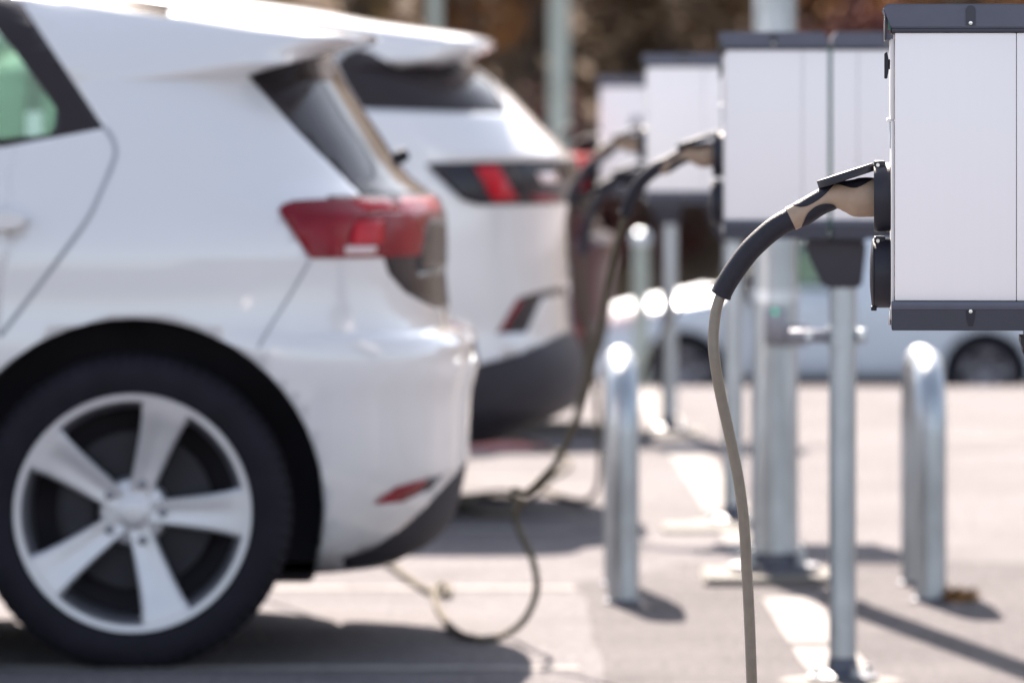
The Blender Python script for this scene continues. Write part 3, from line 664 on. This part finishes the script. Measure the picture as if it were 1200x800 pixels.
def van(label, X, Y, Z):
    """compact panel van seen from its left flank, nose to -X; local x = 0 on the front axle"""
    root = thing('parked_van', label, 'van', (X, Y, Z)); W = .88
    rear = [(.2, 3.2), (.3, 3.36), (.5, 3.40), (.9, 3.39), (1.3, 3.33), (1.6, 3.25), (1.74, 3.1), (1.80, 2.7)]
    front = [(.2, -.72), (.3, -.83), (.5, -.86), (.68, -.84), (.80, -.76), (.9, -.58), (.98, -.2), (1.04, .12), (1.12, .32), (1.3, .58), (1.5, .86), (1.65, 1.1), (1.74, 1.35), (1.80, 1.75)]
    width = [(.2, .78), (.3, .85), (.5, .875), (.75, .88), (.95, .87), (1.05, .855), (1.3, .80), (1.55, .73), (1.68, .66), (1.75, .56), (1.80, .36)]
    bm = body_shell(rear, front, width, zlist([.2, .3, .5, .8, .9, .98, 1.04, 1.12, 1.3, 1.5, 1.65, 1.74, 1.80], .05), lambda z: (.5, 4, .9 if z < 1.0 else .7, 2.5))
    AX = (0.0, 2.66); RA, ZC = .385, .325
    bm = boolean_cut(bm, wells(AX, W, RA, ZC)); bm.normal_update(); bvh = BVHTree.FromBMesh(bm); wl = split_well(bm, AX, RA, ZC)
    side = lambda c, n: abs(n.y) > .25
    g = cut_region(bm, [[(.52, 1.10), (1.42, 1.06), (1.42, 1.58), (1.22, 1.62), (.95, 1.50)]], side)
    ws = cut_region(bm, [[(.2, 1.07), (.5, 1.07), (1.35, 1.70), (1.0, 1.70)]], lambda c, n: abs(c.y) < .66 and n.x < -.25)
    hl = cut_region(bm, [[(-.9, .68), (-.9, .80), (-.35, .90), (-.22, .86), (-.4, .74)]], lambda c, n: abs(c.y) > .35)
    bump = cut_region(bm, [[(-1, .15), (-1, .42), (-.38, .42), (-.38, .15)]], lambda c, n: True)
    sill = cut_region(bm, [[(.384, .15), (.384, .30), (2.27, .30), (2.27, .15)]], lambda c, n: True)
    tl = cut_region(bm, [[(3.1, .9), (3.1, 1.3), (3.5, 1.3), (3.5, .9)]], lambda c, n: abs(c.y) > .6)
    door = cut_region(bm, [[(.40, .36), (.48, .6), (.46, 1.04), (1.46, 1.01), (1.46, .36)]], side)
    panel('wheel_well', wl, 'well', root, 0, 0); panel('window', g, 'green_glass', root, 0, .005); panel('windscreen', ws, 'green_glass', root, 0, .005)
    panel('headlight', hl, 'lamp_clear', root, .004, .02); panel('bumper', bump, 'silver_car', root, .006, .02); panel('sill', sill, 'cladding', root, .003, .02); panel('tail_lamp', tl, 'lamp_red', root, .004, .02)
    dr = panel('door', door, 'silver_car', root, -.002, .02)
    finish_body(root, bm, 'silver_car')
    for s in (-1, 1):
        obj('seam', ribbon(bvh, [(1.48, .3), (1.48, .7), (1.48, 1.02)], s, .012), 'alloy_dark', on_side(dr, s), recalc=False)
        hb = nb(); box(hb, 1.22, 1.40, min(s * .86, s * .90), max(s * .86, s * .90), .93, .965, .008); obj('handle', hb, 'silver_car', on_side(dr, s))
        mb = nb(); box(mb, .42, .62, s * .9, s * 1.06, 1.02, 1.24, .04, 3); obj('mirror', mb, 'black_plastic', root)
    for ax_ in AX:
        for s in (-1, 1): make_wheel(root, ax_, s * (W - .105), s, .325, .215, .195, .2, rimm='alloy_dark', low=True)
    return root

hatchback('white electric hatchback with red tail lamp, silver five-spoke wheels and black hatch', -.851, 16.205, 'white_car')
suv('white electric SUV with smoked tail lamps and black lower cladding', -.66, 21.33)
hatchback('dark maroon car with short boot parked beyond the white SUV', -.851 + .485, 26.25, 'maroon_car', notch=.45)
van('pale silver panel van on the lower car park below the hillside', 1.505, 60.9, LOW)

# ------------------------------------------------------------------ charging stations
UW, GAPW, FD = .228, .008, .30           # unit width, gap between the two units, depth along the row
Z0, ZB, ZT, Z1 = .972, 1.013, 1.382, 1.422
PX, PY = 2 * UW + GAPW, FD
def charger_unit(root, x0, face, emblem=False, lids=('open', 'shut')):
    """one of two back-to-back housings; face -1 = sockets look to -X. local origin = left near bottom corner of the pair"""
    def mx(x): return x0 + (x if face < 0 else UW - x)
    def bx(a, b, *r, **k):
        bm = nb(); lo, hi = sorted((mx(a), mx(b))); return box(bm, lo, hi, *r, **k)
    hs = obj('housing', bx(.006, UW - .004, .004, FD - .004, ZB - .01, ZT + .01), 'trim_dark', root)
    obj('side_panel', bx(.0045, .1713, 0, .0035, ZB, ZT, .0012), 'white_panel', root)
    obj('side_panel', bx(.1721, UW, 0, .0035, ZB, ZT, .0012), 'white_panel', root)
    obj('back_panel', bx(.0045, UW, FD - .0035, FD, ZB, ZT, .0012), 'white_panel', root)
    # front plate in two steps, with lip, label and lock
    fp = obj('front_plate', bx(-.0015, .004, .012, FD - .012, 1.262, 1.374, .001), 'white_plastic', root)
    obj('front_plate', bx(-.0005, .004, .012, FD - .012, .985, 1.261, .001), 'white_plastic', root)
    obj('label_strip', bx(-.0022, -.0006, .07, FD - .07, 1.222, 1.258, .0004), 'label_film', fp)
    obj('lip', bx(-.006, .003, .04, FD - .04, 1.259, 1.264, .001), 'white_plastic', fp)
    lk = obj('lock_stem', bx(-.004, .003, .125, .165, 1.332, 1.346, .001), 'socket_black', root)
    bm = nb(); prism(bm, [(mx(-.0095), 1.319), (mx(-.0095), 1.354), (mx(-.0055), 1.357), (mx(-.0035), 1.346), (mx(-.0035), 1.330), (mx(-.0055), 1.319)], .12, .17, .0006); obj('lock_knob', bm, 'socket_black', lk)
    # cap and foot rail
    bm = nb(); prism(bm, [(mx(-.002), 1.389), (mx(-.004), 1.402), (mx(-.012), 1.413), (mx(-.012), 1.416), (mx(-.006), Z1), (mx(UW - .010), Z1), (mx(UW), 1.408), (mx(UW), 1.389)], -.006, FD + .006, .0018); cap = obj('cap', bm, 'trim', root)
    obj('cap_band', bx(.0, UW, -.003, FD + .003, 1.3825, 1.3885, .0006), 'trim_dark', root)
    obj('cap_front', bx(-.0095, -.0065, .004, FD - .004, 1.372, 1.412, .0006), 'trim_dark', root)
    obj('gasket', bx(-.0055, -.0005, .004, .012, 1.386, 1.404, .0003), 'green_gasket', root)
    sc = nb(); lo = mx(.1085)
    prism(sc, [(lo + .0068 * math.cos(a_), 1.413 + .0068 * math.sin(a_)) for a_ in [math.pi * i / 8 for i in range(9)]] + [(lo - .0068, 1.392), (lo + .0068, 1.392)], -.0075, -.0058); obj('screw_slot', sc, 'trim_dark', cap)
    sc = nb(); lathe(sc, [(.0026, 0), (.0026, .0008), (.0012, .001), (0, .001)], Vector((0, -1, 0)), Vector((lo, -.0076, 1.3955)), 14); obj('screw', sc, 'steel', cap)
    bm = nb(); prism(bm, [(mx(.0), Z0), (mx(-.0005), ZB - .0008), (mx(UW), ZB - .0008), (mx(UW), Z0)], -.004, FD + .004, .0008); ft = obj('foot_rail', bm, 'trim_dark', root)
    bm = nb(); box(bm, *sorted((mx(.0), mx(UW))), -.0055, -.0042, ZB - .012, ZB - .001, .0004); obj('foot_band', bm, 'trim', ft)
    sc = nb(); prism(sc, [(lo - .0065, 1.000), (lo + .0065, 1.000), (lo + .0058, .988), (lo + .003, .978), (lo - .003, .978), (lo - .0058, .988)], -.0052, -.0038); obj('screw_slot', sc, 'socket_black', ft)
    sc = nb(); lathe(sc, [(.0026, 0), (.0026, .001), (0, .0012)], Vector((0, -1, 0)), Vector((lo, -.0052, .9985)), 14); obj('screw', sc, 'steel', ft)
    sc = nb(); lo2, hi2 = sorted((mx(-.004), mx(-.001))); box(sc, lo2, hi2, .03, .05, .978, 1.0, .001); obj('clip', sc, 'steel', ft)
    ax = Vector((face, 0, 0))
    for zc, st in ((1.153, lids[0]), (1.047, lids[1])):
        bm = nb(); o_ = Vector((mx(-.0005), FD / 2, zc))
        lathe(bm, [(.044, 0), (.0488, .001), (.0488, .021), (.0475, .0235), (.030, .0235), (.030, .004), (0, .004)], ax, o_, 48); sk = obj('socket', bm, 'socket_black', root)
        bm = nb(); xs_ = sorted((mx(-.024), mx(-.008))); box(bm, xs_[0], xs_[1], FD / 2 - .02, FD / 2 + .02, zc + .040, zc + .0515, .002); hg = obj('hinge', bm, 'socket_black', sk)
        bm = nb(); lathe(bm, [(.0026, -.023), (.0026, .023)], Vector((0, 1, 0)), Vector((mx(-.0185), FD / 2, zc + .0455)), 10); obj('hinge_pin', bm, 'steel', sk)
        if st == 'open':
            h = Vector((mx(-.024), FD / 2, zc + .046)); e = Vector((mx(-.024 - .080), FD / 2, zc + .046 - .026)); d = (e - h).normalized(); nrm = Vector((-d.z, 0, d.x)) * (1 if face < 0 else -1)
            if nrm.z < 0: nrm = -nrm
            bm = nb(); lathe(bm, [(.0410, -.0085), (.0416, -.0078), (.0416, .0015), (.0408, .0026), (.02, .0034), (0, .0036)], nrm, (h + e) / 2, 48); obj('lid', bm, 'socket_black', sk)
        else:
            bm = nb(); lathe(bm, [(.0485, .0236), (.0485, .0246), (.046, .0265), (.02, .0292), (0, .0295)], ax, o_, 48); obj('lid', bm, 'socket_black', sk)
            bm = nb(); xs_ = sorted((mx(-.028), mx(-.02))); box(bm, xs_[0], xs_[1], FD / 2 - .012, FD / 2 + .012, zc - .0525, zc - .046, .001); obj('latch', bm, 'socket_black', sk)
    if emblem:
        bm = nb(); tube(bm, [Vector((mx(.135) + .018 * math.cos(a_), -.0012, 1.25 + .018 * math.sin(a_))) for a_ in [2 * math.pi * i / 28 for i in range(29)]], .0035, 6, False); lathe(bm, [(.010, 0), (.010, .0015), (0, .0015)], Vector((0, -1, 0)), Vector((mx(.135), .0002, 1.25)), 20); obj('emblem', bm, 'trim', root)
def charging_station(x, y, label, emblem=False, lids=('open', 'shut'), lids2=('shut', 'shut'), clamp=False, drop=0.0):
    root = thing('charging_station', label, 'charger', (x, y, (.004 if y > 10 else 0) - drop), 'double charging stations in a row'); root.rotation_euler.z = -math.atan2(x, y) * .88
    charger_unit(root, 0, -1, emblem, lids); charger_unit(root, UW + GAPW, 1, False, lids2)
    bm = nb(); box(bm, UW - .001, UW + GAPW + .001, .006, FD - .006, ZB - .02, ZT + .01); obj('spine', bm, 'green_gasket', root)
    px, py = .262, FD / 2
    bm = nb(); box(bm, .185, .31, .05, FD - .05, .966, .9715, .001); obj('mount_plate', bm, 'trim_dark', root)
    bm = nb(); lo = [(px - .082, py - .06), (px + .050, py - .06), (px + .050, py + .06), (px - .082, py + .06)]; hi_ = lo
    top = [bm.verts.new((a_, b_, .9655)) for a_, b_ in lo]; midz = [bm.verts.new((a_, b_, .945)) for a_, b_ in lo]; bt = [bm.verts.new((px + (a_ - px) * (.52 if a_ < px else .82), py + (b_ - py) * .7, .862)) for a_, b_ in lo]
    for p, q_ in ((top, midz), (midz, bt)):
        for i in range(4): bm.faces.new((p[i], p[(i + 1) % 4], q_[(i + 1) % 4], q_[i]))
    bm.faces.new(top[::-1]); bm.faces.new(bt); bmesh.ops.bevel(bm, geom=list(bm.edges), offset=.006, segments=2, affect='EDGES'); obj('mount', bm, 'trim_dark', root)
    obj('post', lathe(nb(), [(.030, .016 + drop), (.030, .87)], origin=Vector((px, py, 0)), seg=32), 'galv', root)
    bp_ = obj('base_plate', lathe(nb(), [(.07, .0), (.078, .001), (.078, .010), (.050, .016), (.036, .022), (.0305, .05)], origin=Vector((px, py, drop)), seg=32), 'galv_dark', root)
    for k in range(4):
        bm = nb(); lathe(bm, [(.009, .008), (.009, .02), (.005, .021), (.005, .032)], origin=Vector((px + .062 * math.cos(.4 + k * 1.571), py + .062 * math.sin(.4 + k * 1.571), drop)), seg=6); obj('bolt', bm, 'galv', bp_)
    if not clamp: return root
    cl = obj('clamp', lathe(nb(), [(.0305, .735), (.0345, .735), (.0345, .775), (.0305, .775)], origin=Vector((px, py, 0)), seg=32), 'galv', root)
    bm = nb(); box(bm, px - .115, px - .033, py - .006, py + .006, .740, .768, .002); obj('clamp_arm', bm, 'alloy_dark', cl)
    for dx in (.041, -.075):
        bm = nb(); lathe(bm, [(.008, -.03), (.008, -.02), (.0045, -.019), (.0045, .02), (.008, .021), (.008, .03)], Vector((0, 1, 0)), Vector((px + dx, py, .755)), 8); obj('clamp_bolt', bm, 'galv_bright', cl)
    bm = nb(); box(bm, px + .034, px + .052, py - .010, py + .010, .740, .770, .002); obj('clamp_ear', bm, 'galv', cl)
    return root
CH = [(.524, 9.42), (.461, 14.87), (.398, 20.30), (.331, 25.72)]
charging_station(*CH[0], 'tall white double charging station with plug in upper socket and lower lid shut')
charging_station(*CH[1], 'white double charging station braced beside the wide galvanised pole', clamp=True)
charging_station(*CH[2], 'white double charging station with two plugs hanging from its side', lids=('open', 'open'), drop=.022)
charging_station(*CH[3], 'white double charging station with dark round emblem, last of the row', emblem=True, lids2=('open', 'shut'), drop=.082)
for (x, y) in CH[1:]:
    bm = nb(); lathe(bm, [(.0, -.02), (.135, -.02), (.135, .0025), (.130, .004), (.0, .004)], origin=Vector((x + .262, y + FD / 2 - .01, 0)), seg=36); struct(obj('concrete_footing', bm, 'concrete'))
footing(.675, 18.08, .34, .46, .022)
footing(rowx(20.45) + .215, 20.15, .34, .30, .012); footing(rowx(25.9) + .2, 25.55, .34, .26, .012)
# ------------------------------------------------------------------ charging cables (each a thing of its own)
def plug_cable(label, sock, cable_pts, s=1.0, mir=1, dark=False, strain=None, cordm='cable_dark'):
    """sock: world centre of the socket mouth; plug leaves to -X (mir=1). cable_pts: world points after the strain relief"""
    root = thing('charging_cable', label, 'cable', sock)
    K = 1 / 836.0
    def L(px, py): return Vector(((px - 1027) * K * mir, 0, -(py - 222) * K))
    cp = [L(1030, 222), L(1019, 222), (L(1006, 222.5)), L(995, 221), L(985, 220), L(974, 222), L(960, 228.5), L(947, 236.5), L(937, 242.5), L(927.5, 247.3)]
    rr = [23 * K, 23 * K, 22.6 * K, 19 * K, 16.2 * K, 14.3 * K, 13.6 * K, 14.0 * K, 14.6 * K, 14.6 * K]
    path = smooth_path(cp, 6); n = len(path); rad = pchip(range(len(rr)), rr, np.linspace(0, len(rr) - 1, n))
    def frame(i):
        t = (path[min(i + 1, n - 1)] - path[max(i - 1, 0)]).normalized(); up = Vector((-t.z, 0, t.x)); up = up if up.z > 0 else -up
        return up
    def shell(i0, i1, phi0, half, off, seg):
        bm = nb(); prev = None
        for i in range(i0, i1 + 1):
            up = frame(i); u = (i - i0) / (i1 - i0); hw = half * max(.02, math.sin(math.pi * min(1, max(0, u))) ** .45) if half < 3.1 else half; ring = []
            of = off * (min(1, 6 * min(u, 1 - u)) if half < 3.1 else 1)
            for k in range(seg + 1):
                ph = phi0 - hw + 2 * hw * k / seg; ring.append(bm.verts.new(path[i] + (rad[i] + of) * (math.cos(ph) * up + .92 * math.sin(ph) * Vector((0, 1, 0)))))
            if prev:
                for k in range(seg): bm.faces.new((prev[k], prev[k + 1], ring[k + 1], ring[k]))
            prev = ring
        return bm
    bm = shell(0, n - 1, 0, math.pi, 0, 28); bmesh.ops.remove_doubles(bm, verts=bm.verts, dist=1e-5)
    be = [e for e in bm.edges if e.is_boundary]; bmesh.ops.holes_fill(bm, edges=be, sides=0)
    hd = obj('plug_handle', bm, 'plug_taupe' if not dark else 'grip_black', root, angle=60)
    obj('grip', shell(26, n - 6, 0, 1.35, .0007, 16), 'grip_black', hd, angle=60)
    obj('grip', shell(27, n - 5, math.pi, 1.45, .0022, 16), 'grip_black', hd, angle=60)
    obj('top_button', shell(3, 27, 0, 1.02, .0007, 14), 'grip_black', hd, angle=60)
    st = strain or [L(931, 245.6), L(915, 254), L(900, 265), L(880, 284), L(864, 305), L(853, 322), L(846, 335.5)]
    sp = smooth_path(st, 6); bm = nb(); tube(bm, sp, lambda t: (13.4 - 1.2 * t) * K * s, 20); obj('strain_relief', bm, 'grip_black', root)
    e = sp[-1]; d = (sp[-1] - sp[-3]).normalized()
    bm = nb(); lathe(bm, [(9 * K, -.003), (12.8 * K * s, -.002), (12.8 * K * s, .002), (8 * K, .0035)], d, e, 20); obj('relief_lip', bm, 'grip_black', root)
    base = Vector(sock); pts = [e - d * .01] + [Vector(p) - base for p in cable_pts]
    bm = nb(); tube(bm, smooth_path(pts, 8), .0078 * s, 12); obj('cord', bm, cordm, root)
    return root
YA = 9.57
DROP = (0, 0, .022, .082)
def sock(i, z, dz=0, fx=-.022):
    x, y = CH[i]; a_ = -math.atan2(x, y) * .88
    return (x + fx * math.cos(a_) - FD / 2 * math.sin(a_), y + fx * math.sin(a_) + FD / 2 * math.cos(a_), z + (.004 if i else 0) - DROP[i])
sk1 = sock(0, 1.153, 0)
c1 = [P(x, y, YA + d) for x, y, d in ((840, 360, 0), (836, 395, 0), (838, 425, 0), (845, 465, .01), (856, 515, .02), (866, 565, .03), (872, 615, .04), (875, 665, .05), (878, 720, .06), (881, 800, .08), (884, 900, .12), (884, 1000, .18))]
c1 += [Vector((.315, 9.85, .12)), Vector((.25, 10.0, .02)), Vector((.05, 10.2, .0085)), Vector((-.4, 10.1, .0085)), Vector((-1.2, 9.9, .0085)), Vector((-2.2, 10.1, .0085))]
plug_cable('taupe charging cable with black grip plugged in above a shut socket lid', sk1, c1, cordm='cable_taupe')
YB = 15.02
def rel(sock, pts): return [Vector(p) - Vector(sock) for p in pts]
sk2 = sock(1, 1.153)
st2 = rel(sk2, [P(778, 193, YB), P(770, 197, YB), P(756, 208, YB + .01), P(745, 222, YB + .02), P(737, 238, YB + .03), P(733, 250, YB + .04)])
c2 = [P(728, 268, YB + .06), P(719, 300, YB + .1), P(711, 340, YB + .15), P(703, 385, YB + .2), P(692, 435, YB + .3), P(676, 490, YB + .4), P(656, 535, YB + .5), P(634, 562, YB + .6), P(616, 577, YB + .66), P(603, 574, YB + .67), P(602, 583, YB + .68), P(613, 588, YB + .72), P(604, 602, YB + .75), P(610, 625, YB + .75), P(624, 655, YB + .75), P(629, 690, YB + .8), P(617, 722, YB + .9)]
for x, y in ((594, 742), (560, 748), (532, 737), (514, 712), (509, 692), (516, 684), (526, 688), (522, 697), (500, 690), (478, 676), (455, 660), (425, 652)): c2.append(G(x, y, .0125))
c2 += [Vector((-.62, 18.6, .0085)), Vector((-.75, 17.9, .01)), Vector((-.62, 17.45, .25)), Vector((-.52, 17.25, .72)), Vector((-.5, 17.1, .84))]
plug_cable('looped taupe charging cable running from the second charger to the white hatchback', sk2, c2, strain=st2)
YC = 20.45
sk3 = sock(2, 1.153)
st3 = rel(sk3, [P(716, 176, YC), P(706, 182, YC), P(692, 194, YC), P(681, 208, YC), P(672, 224, YC), P(668, 238, YC)])
c3 = [P(666, 260, YC), P(668, 295, YC + .05), P(675, 335, YC + .1), P(684, 370, YC + .1), P(689, 405, YC + .1), P(686, 440, YC + .15), P(674, 490, YC + .2), P(655, 540, YC + .3), P(632, 575, YC + .4), P(612, 590, YC + .5)]
for x, y in ((600, 600), (580, 601), (556, 599), (540, 590), (560, 583), (590, 585), (604, 581), (590, 576), (552, 580), (500, 583)): c3.append(G(x, y, .0125))
c3 += [Vector((-.7, 21.6, .0085)), Vector((-.7, 22.6, .0085)), Vector((-.62, 22.6, .3)), Vector((-.52, 22.4, .8)), Vector((-.5, 22.24, .92))]
plug_cable('pale taupe charging cable hanging from the third charger to the white SUV', sk3, c3, strain=st3)
sk4 = sock(2, 1.047)
st4 = rel(sk4, [P(716, 218, YC), P(706, 226, YC), P(697, 240, YC), P(690, 258, YC), P(686, 278, YC), P(684, 298, YC)])
c4 = [P(683, 330, YC), P(690, 400, YC + .1), P(700, 480, YC + .2), P(702, 560, YC + .4), Vector((.22, 21.2, .02)), Vector((.1, 22.2, .0085)), Vector((.2, 23.6, .0085)), Vector((.05, 25.0, .0085)), Vector((-.2, 25.6, .0085))]
plug_cable('black gripped charging cable in the lower socket of the third charger', sk4, c4, dark=True, strain=st4)
YD = 25.87
sk5 = sock(3, 1.153, 0, PX + .022)
c5 = [P(905, 270, YD), P(890, 310, YD - .1), P(850, 335, YD - .15), P(815, 345, YD - .15), P(790, 368, YD - .15), P(770, 402, YD - .12), P(752, 440, YD - .1), P(738, 478, YD - .05), G(724, 503, .01), G(700, 505, .0085), G(660, 503, .0085), G(620, 506, .0085)]
plug_cable('taupe charging cable slung under the last charger of the row', sk5, c5, mir=-1)

# ------------------------------------------------------------------ hoop guards, wide pole, weeds
def hoop(x, y0, ln, h, label):
    t = thing('hoop_guard', label, 'hoop guard', (x, y0, 0), 'galvanised hoop guards in front of the chargers'); r = .0405; R_ = .17
    pts = [Vector((0, 0, 0)), Vector((0, 0, h - R_ - r))]
    pts += [Vector((0, R_ - R_ * math.cos(a_), h - R_ - r + R_ * math.sin(a_))) for a_ in [math.pi / 2 * i / 10 for i in range(1, 11)]]
    pts += [Vector((0, ln - R_ + R_ * math.sin(a_), h - R_ - r + R_ * math.cos(a_))) for a_ in [math.pi / 2 * i / 10 for i in range(0, 11)]]
    pts.append(Vector((0, ln, 0)))
    fine = []
    for a_, b_ in zip(pts, pts[1:]):
        m_ = max(1, int((b_ - a_).length / .08)); fine += [a_ + (b_ - a_) * k / m_ for k in range(m_)]
    fine.append(pts[-1]); bm = nb(); tube(bm, fine, r, 28); obj('tube', bm, 'galv', t)
    for yy in (0, ln):
        bm = nb(); lathe(bm, [(.044, .0), (.052, .004), (.047, .010), (.0415, .012)], origin=Vector((0, yy, 0)), seg=28); obj('foot_collar', bm, 'galv_dark', t)
    return t
hoop(.281, 17.27, .60, .635, 'galvanised hoop guard next to the looped charging cable')
hoop(1.062, 17.32, .60, .635, 'galvanised hoop guard with dry weeds at its foot')
tp = lamp_pole(.697, 18.12, .035, .060, 6.0, 'wide galvanised lamp pole between the second and third charging stations', 'galv')
tp.location.z = .022
bm = nb(); box(bm, -.030, .030, -.088, -.052, .60, .70, .006); bx_ = obj('junction_box', bm, 'alloy_dark', tp)
bm = nb(); lathe(bm, [(.006, 0), (.006, .003), (.004, .005), (0, .006)], Vector((0, -1, 0)), Vector((-.002, -.0885, .69)), 16); obj('indicator_light', bm, 'led_green', bx_)
bm = nb(); lathe(bm, [(.0605, .715), (.064, .715), (.064, .745), (.0605, .745)], seg=32); obj('band', bm, 'galv_bright', tp)
bm = nb(); box(bm, .028, .085, -.082, -.062, .60, .655, .003); obj('bracket', bm, 'alloy_dark', tp)
def tuft(x, y, n, h, sp, label):
    rs = random.Random(int(x * 1000)); verts = []; faces = []
    for i in range(n):
        a_ = rs.uniform(0, 6.28); r = rs.random() * sp; b = Vector((math.cos(a_) * r, math.sin(a_) * r, 0)); l = h * rs.uniform(.35, 1); lean = Vector((rs.gauss(0, .5), rs.gauss(0, .5), 1)).normalized() * l
        s_ = Vector((rs.gauss(0, 1), rs.gauss(0, 1), 0)).normalized() * .004; k = len(verts)
        verts += [b - s_, b + s_, b + lean * .6 + s_ * .7, b + lean + Vector((lean.x * .3, lean.y * .3, -.1 * l)), b + lean * .6 - s_ * .7]; faces.append((k, k + 1, k + 2, k + 3, k + 4))
    me = bpy.data.meshes.new('dry_weeds'); me.from_pydata([v[:] for v in verts], [], faces); o = link_mesh('dry_weeds', me, 'dry_grass', None, (x, y, .004)); return tag(o, label, 'weeds', kind='stuff')
tuft(1.125, 17.33, 170, .05, .065, 'dry orange brown weeds at the foot of the hoop guard')

for o_ in bpy.data.objects:
    if 'ctr' in o_: del o_['ctr']
